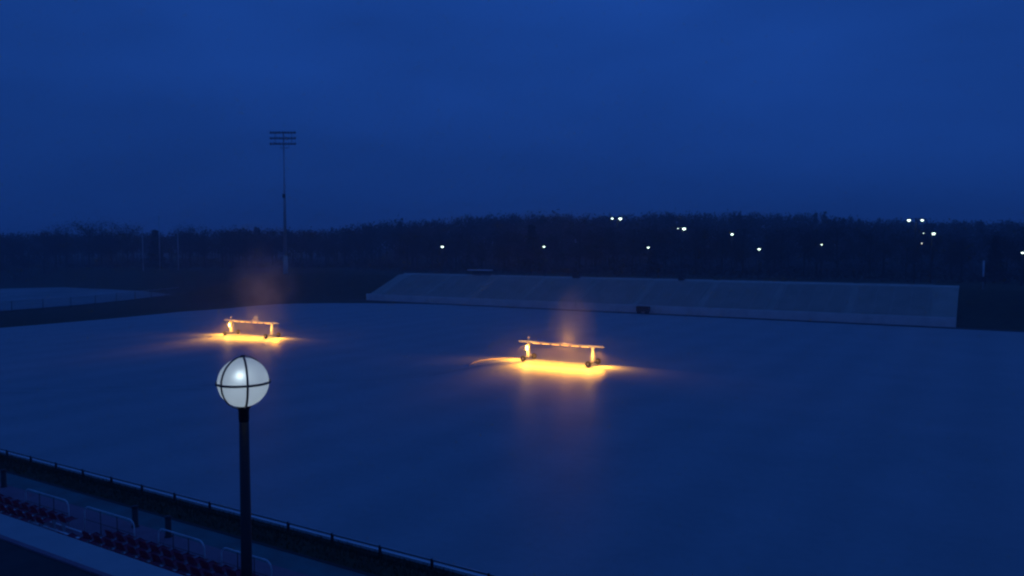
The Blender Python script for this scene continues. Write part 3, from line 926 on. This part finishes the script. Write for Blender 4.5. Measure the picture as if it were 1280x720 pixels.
rt = random.Random(21)
protos = {}
for kind, evf in (('bare', False), ('bare_wide', False), ('bare_slim', False), ('ever', True)):
    wd = {'bare': .34, 'bare_wide': .42, 'bare_slim': .24, 'ever': .2}[kind]
    bt, bc = bmesh.new(), bmesh.new()
    tree_into(bt, bc, 0, 0, 0, 10.0, rt, 2600 if evf else 3600, wd, evf, 3 if evf else 12)
    mt, mc = bpy.data.meshes.new('trunk'), bpy.data.meshes.new('crown')
    bt.to_mesh(mt); bc.to_mesh(mc); bt.free(); bc.free()
    mt.materials.append(M_bark); mc.materials.append(M_ever if evf else M_twig)
    protos[kind] = (mt, mc)
def put_tree(kind, px, dep, h, label, group, name=None, sw=1.0):
    x, y = world((px - 640) / 980 * dep, dep)
    z = hz(x, y)
    r = empty(name or ('evergreen_tree' if kind == 'ever' else 'bare_tree'), (x, y, z), rt.uniform(0, 6.28))
    s = h / 10
    r.scale = (s * sw, s * sw, s)
    mt, mc = protos[kind]
    for nm, me in (('trunk', mt), ('crown', mc)):
        o = bpy.data.objects.new(nm, me); col.objects.link(o); o.parent = r
    tag(r, label, 'tree', group)
kk = ['bare', 'bare_wide', 'bare_slim']
def zone(p0, p1, n, dep0, dep1, h0, h1, label, group):
    for i in range(n):
        px = p0 + (p1 - p0) * (i + rt.uniform(.15, .85)) / n
        dd = rt.uniform(dep0, dep1)
        if dep0 == 0:
            dd = rt.uniform(172, 188) / ((px - 640) / 980 * sy + cy)
        put_tree(rt.choice(kk), px, dd, rt.uniform(h0, h1), label, group)
zone(-30, 170, 11, 243, 252, 13.5, 16.5, 'bare dark tree in the row behind the pale field at far left', 'bare trees behind the pale field')
zone(225, 345, 6, 240, 255, 12.5, 15.5, 'bare dark tree on the bank left of the floodlight mast', 'bare trees left of the floodlight mast')
zone(370, 530, 7, 250, 265, 12, 15, 'bare dark tree between the floodlight mast and the far lamps', 'bare trees right of the floodlight mast')
zone(500, 1060, 24, 0, 1, 9.5, 13.0, 'bare dark tree behind the far stand, below the lamps', 'bare trees behind the far stand')
zone(1070, 1300, 9, 0, 1, 8.5, 12.0, 'bare dark tree beyond the right end of the far stand', 'bare trees beyond the right end of the stand')
put_tree('ever', 665, 202, 12.0, 'dense dark evergreen tree left of the second lamp', 'dark evergreens', sw=1.35)
put_tree('ever', 1244, 150, 8.5, 'dense dark evergreen tree beyond the right end of the stand', 'dark evergreens', sw=1.3)
put_tree('ever', 816, 182, 6.0, 'low dense evergreen tree just under the lamp between the double lamps', 'dark evergreens', sw=1.9)
put_tree('ever', 195, 240, 11.5, 'dark evergreen tree behind the thin poles at left', 'dark evergreens', sw=1.4)

# the wood on the hill: reads as one mass
bt, bc = bmesh.new(), bmesh.new()
rw = random.Random(8)
for row, dep in enumerate([205, 222, 240, 258, 276, 290, 306, 324, 345, 368, 392, 415]):
    n = 74 + row * 3
    for i in range(n):
        s = -0.80 + 1.64 * (i + rw.random()) / n
        d = dep + rw.uniform(-7, 7)
        x, y = world(s * d, d)
        if dep < 270 and (s < -0.13 or y < 168 or (dep < 250 and s > .3 and rw.random() < .3)): continue
        tp = 308 - topy(s)
        z = hz(x, y)
        hmax = 12 + (tp + rw.uniform(-2.5, 1.8)) / 980 * d - z
        h = min(hmax, rw.uniform(13.5, 19.0) if dep > 270 else rw.uniform(8, 12.5))
        if h < 5: continue
        tree_into(bt, bc, x, y, z, h, rw, 430, rw.uniform(.30, .46), rw.random() < .04, 4)
ft = len(bt.verts)
me2 = bpy.data.meshes.new('tmp'); bt.to_mesh(me2); bc.from_mesh(me2); bt.free(); bpy.data.meshes.remove(me2)
tag(link('wood', bc, M_twig), 'dark leafless wood covering the far hill', 'wood', kind='stuff')

# undergrowth at the foot of the wood
b = bmesh.new()
for k in range(70000):
    s = rw.uniform(-0.8, 0.85); d = rw.choice([rw.uniform(140, 260), rw.uniform(200, 400)])
    if d < 245 and (s < -0.2 or world(s * d, d)[1] < 168): continue
    x, y = world(s * d, d); z = hz(x, y)
    if s < -.4 and d < 246: continue
    hh = abs(rw.gauss(0, 1.3)) + .1
    p = Vector((x, y, z + hh * (0.6 + .4 * math.sin(s * 60)))); sz = rw.uniform(.25, .7)
    d1 = Vector((rw.gauss(0, 1), rw.gauss(0, 1), rw.gauss(0, 1))).normalized(); d2 = Vector((rw.gauss(0, 1), rw.gauss(0, 1), rw.gauss(0, 1))).normalized()
    b.faces.new((b.verts.new(p), b.verts.new(p + d1 * sz * 1.6), b.verts.new(p + d2 * sz)))
tag(link('undergrowth', b, M_twig), 'dark bushes and undergrowth at the foot of the wood', 'bushes', kind='stuff')

# ------------------------------------------------------------------ haze
mh = bpy.data.materials.new('haze'); mh.use_nodes = True
t = mh.node_tree; t.nodes.clear()
o_ = t.nodes.new('ShaderNodeOutputMaterial'); pv = t.nodes.new('ShaderNodeVolumePrincipled')
pv.inputs['Color'].default_value = (0.85, 0.9, 1.0, 1); pv.inputs['Density'].default_value = 0.0011
pv.inputs['Anisotropy'].default_value = 0.3
t.links.new(pv.outputs[0], o_.inputs['Volume'])
b = bmesh.new(); box(b, -2600, 2600, -1600, 2600, -3.0, 60)
tag(link('haze', b, mh), 'thin evening haze', 'haze', kind='stuff')
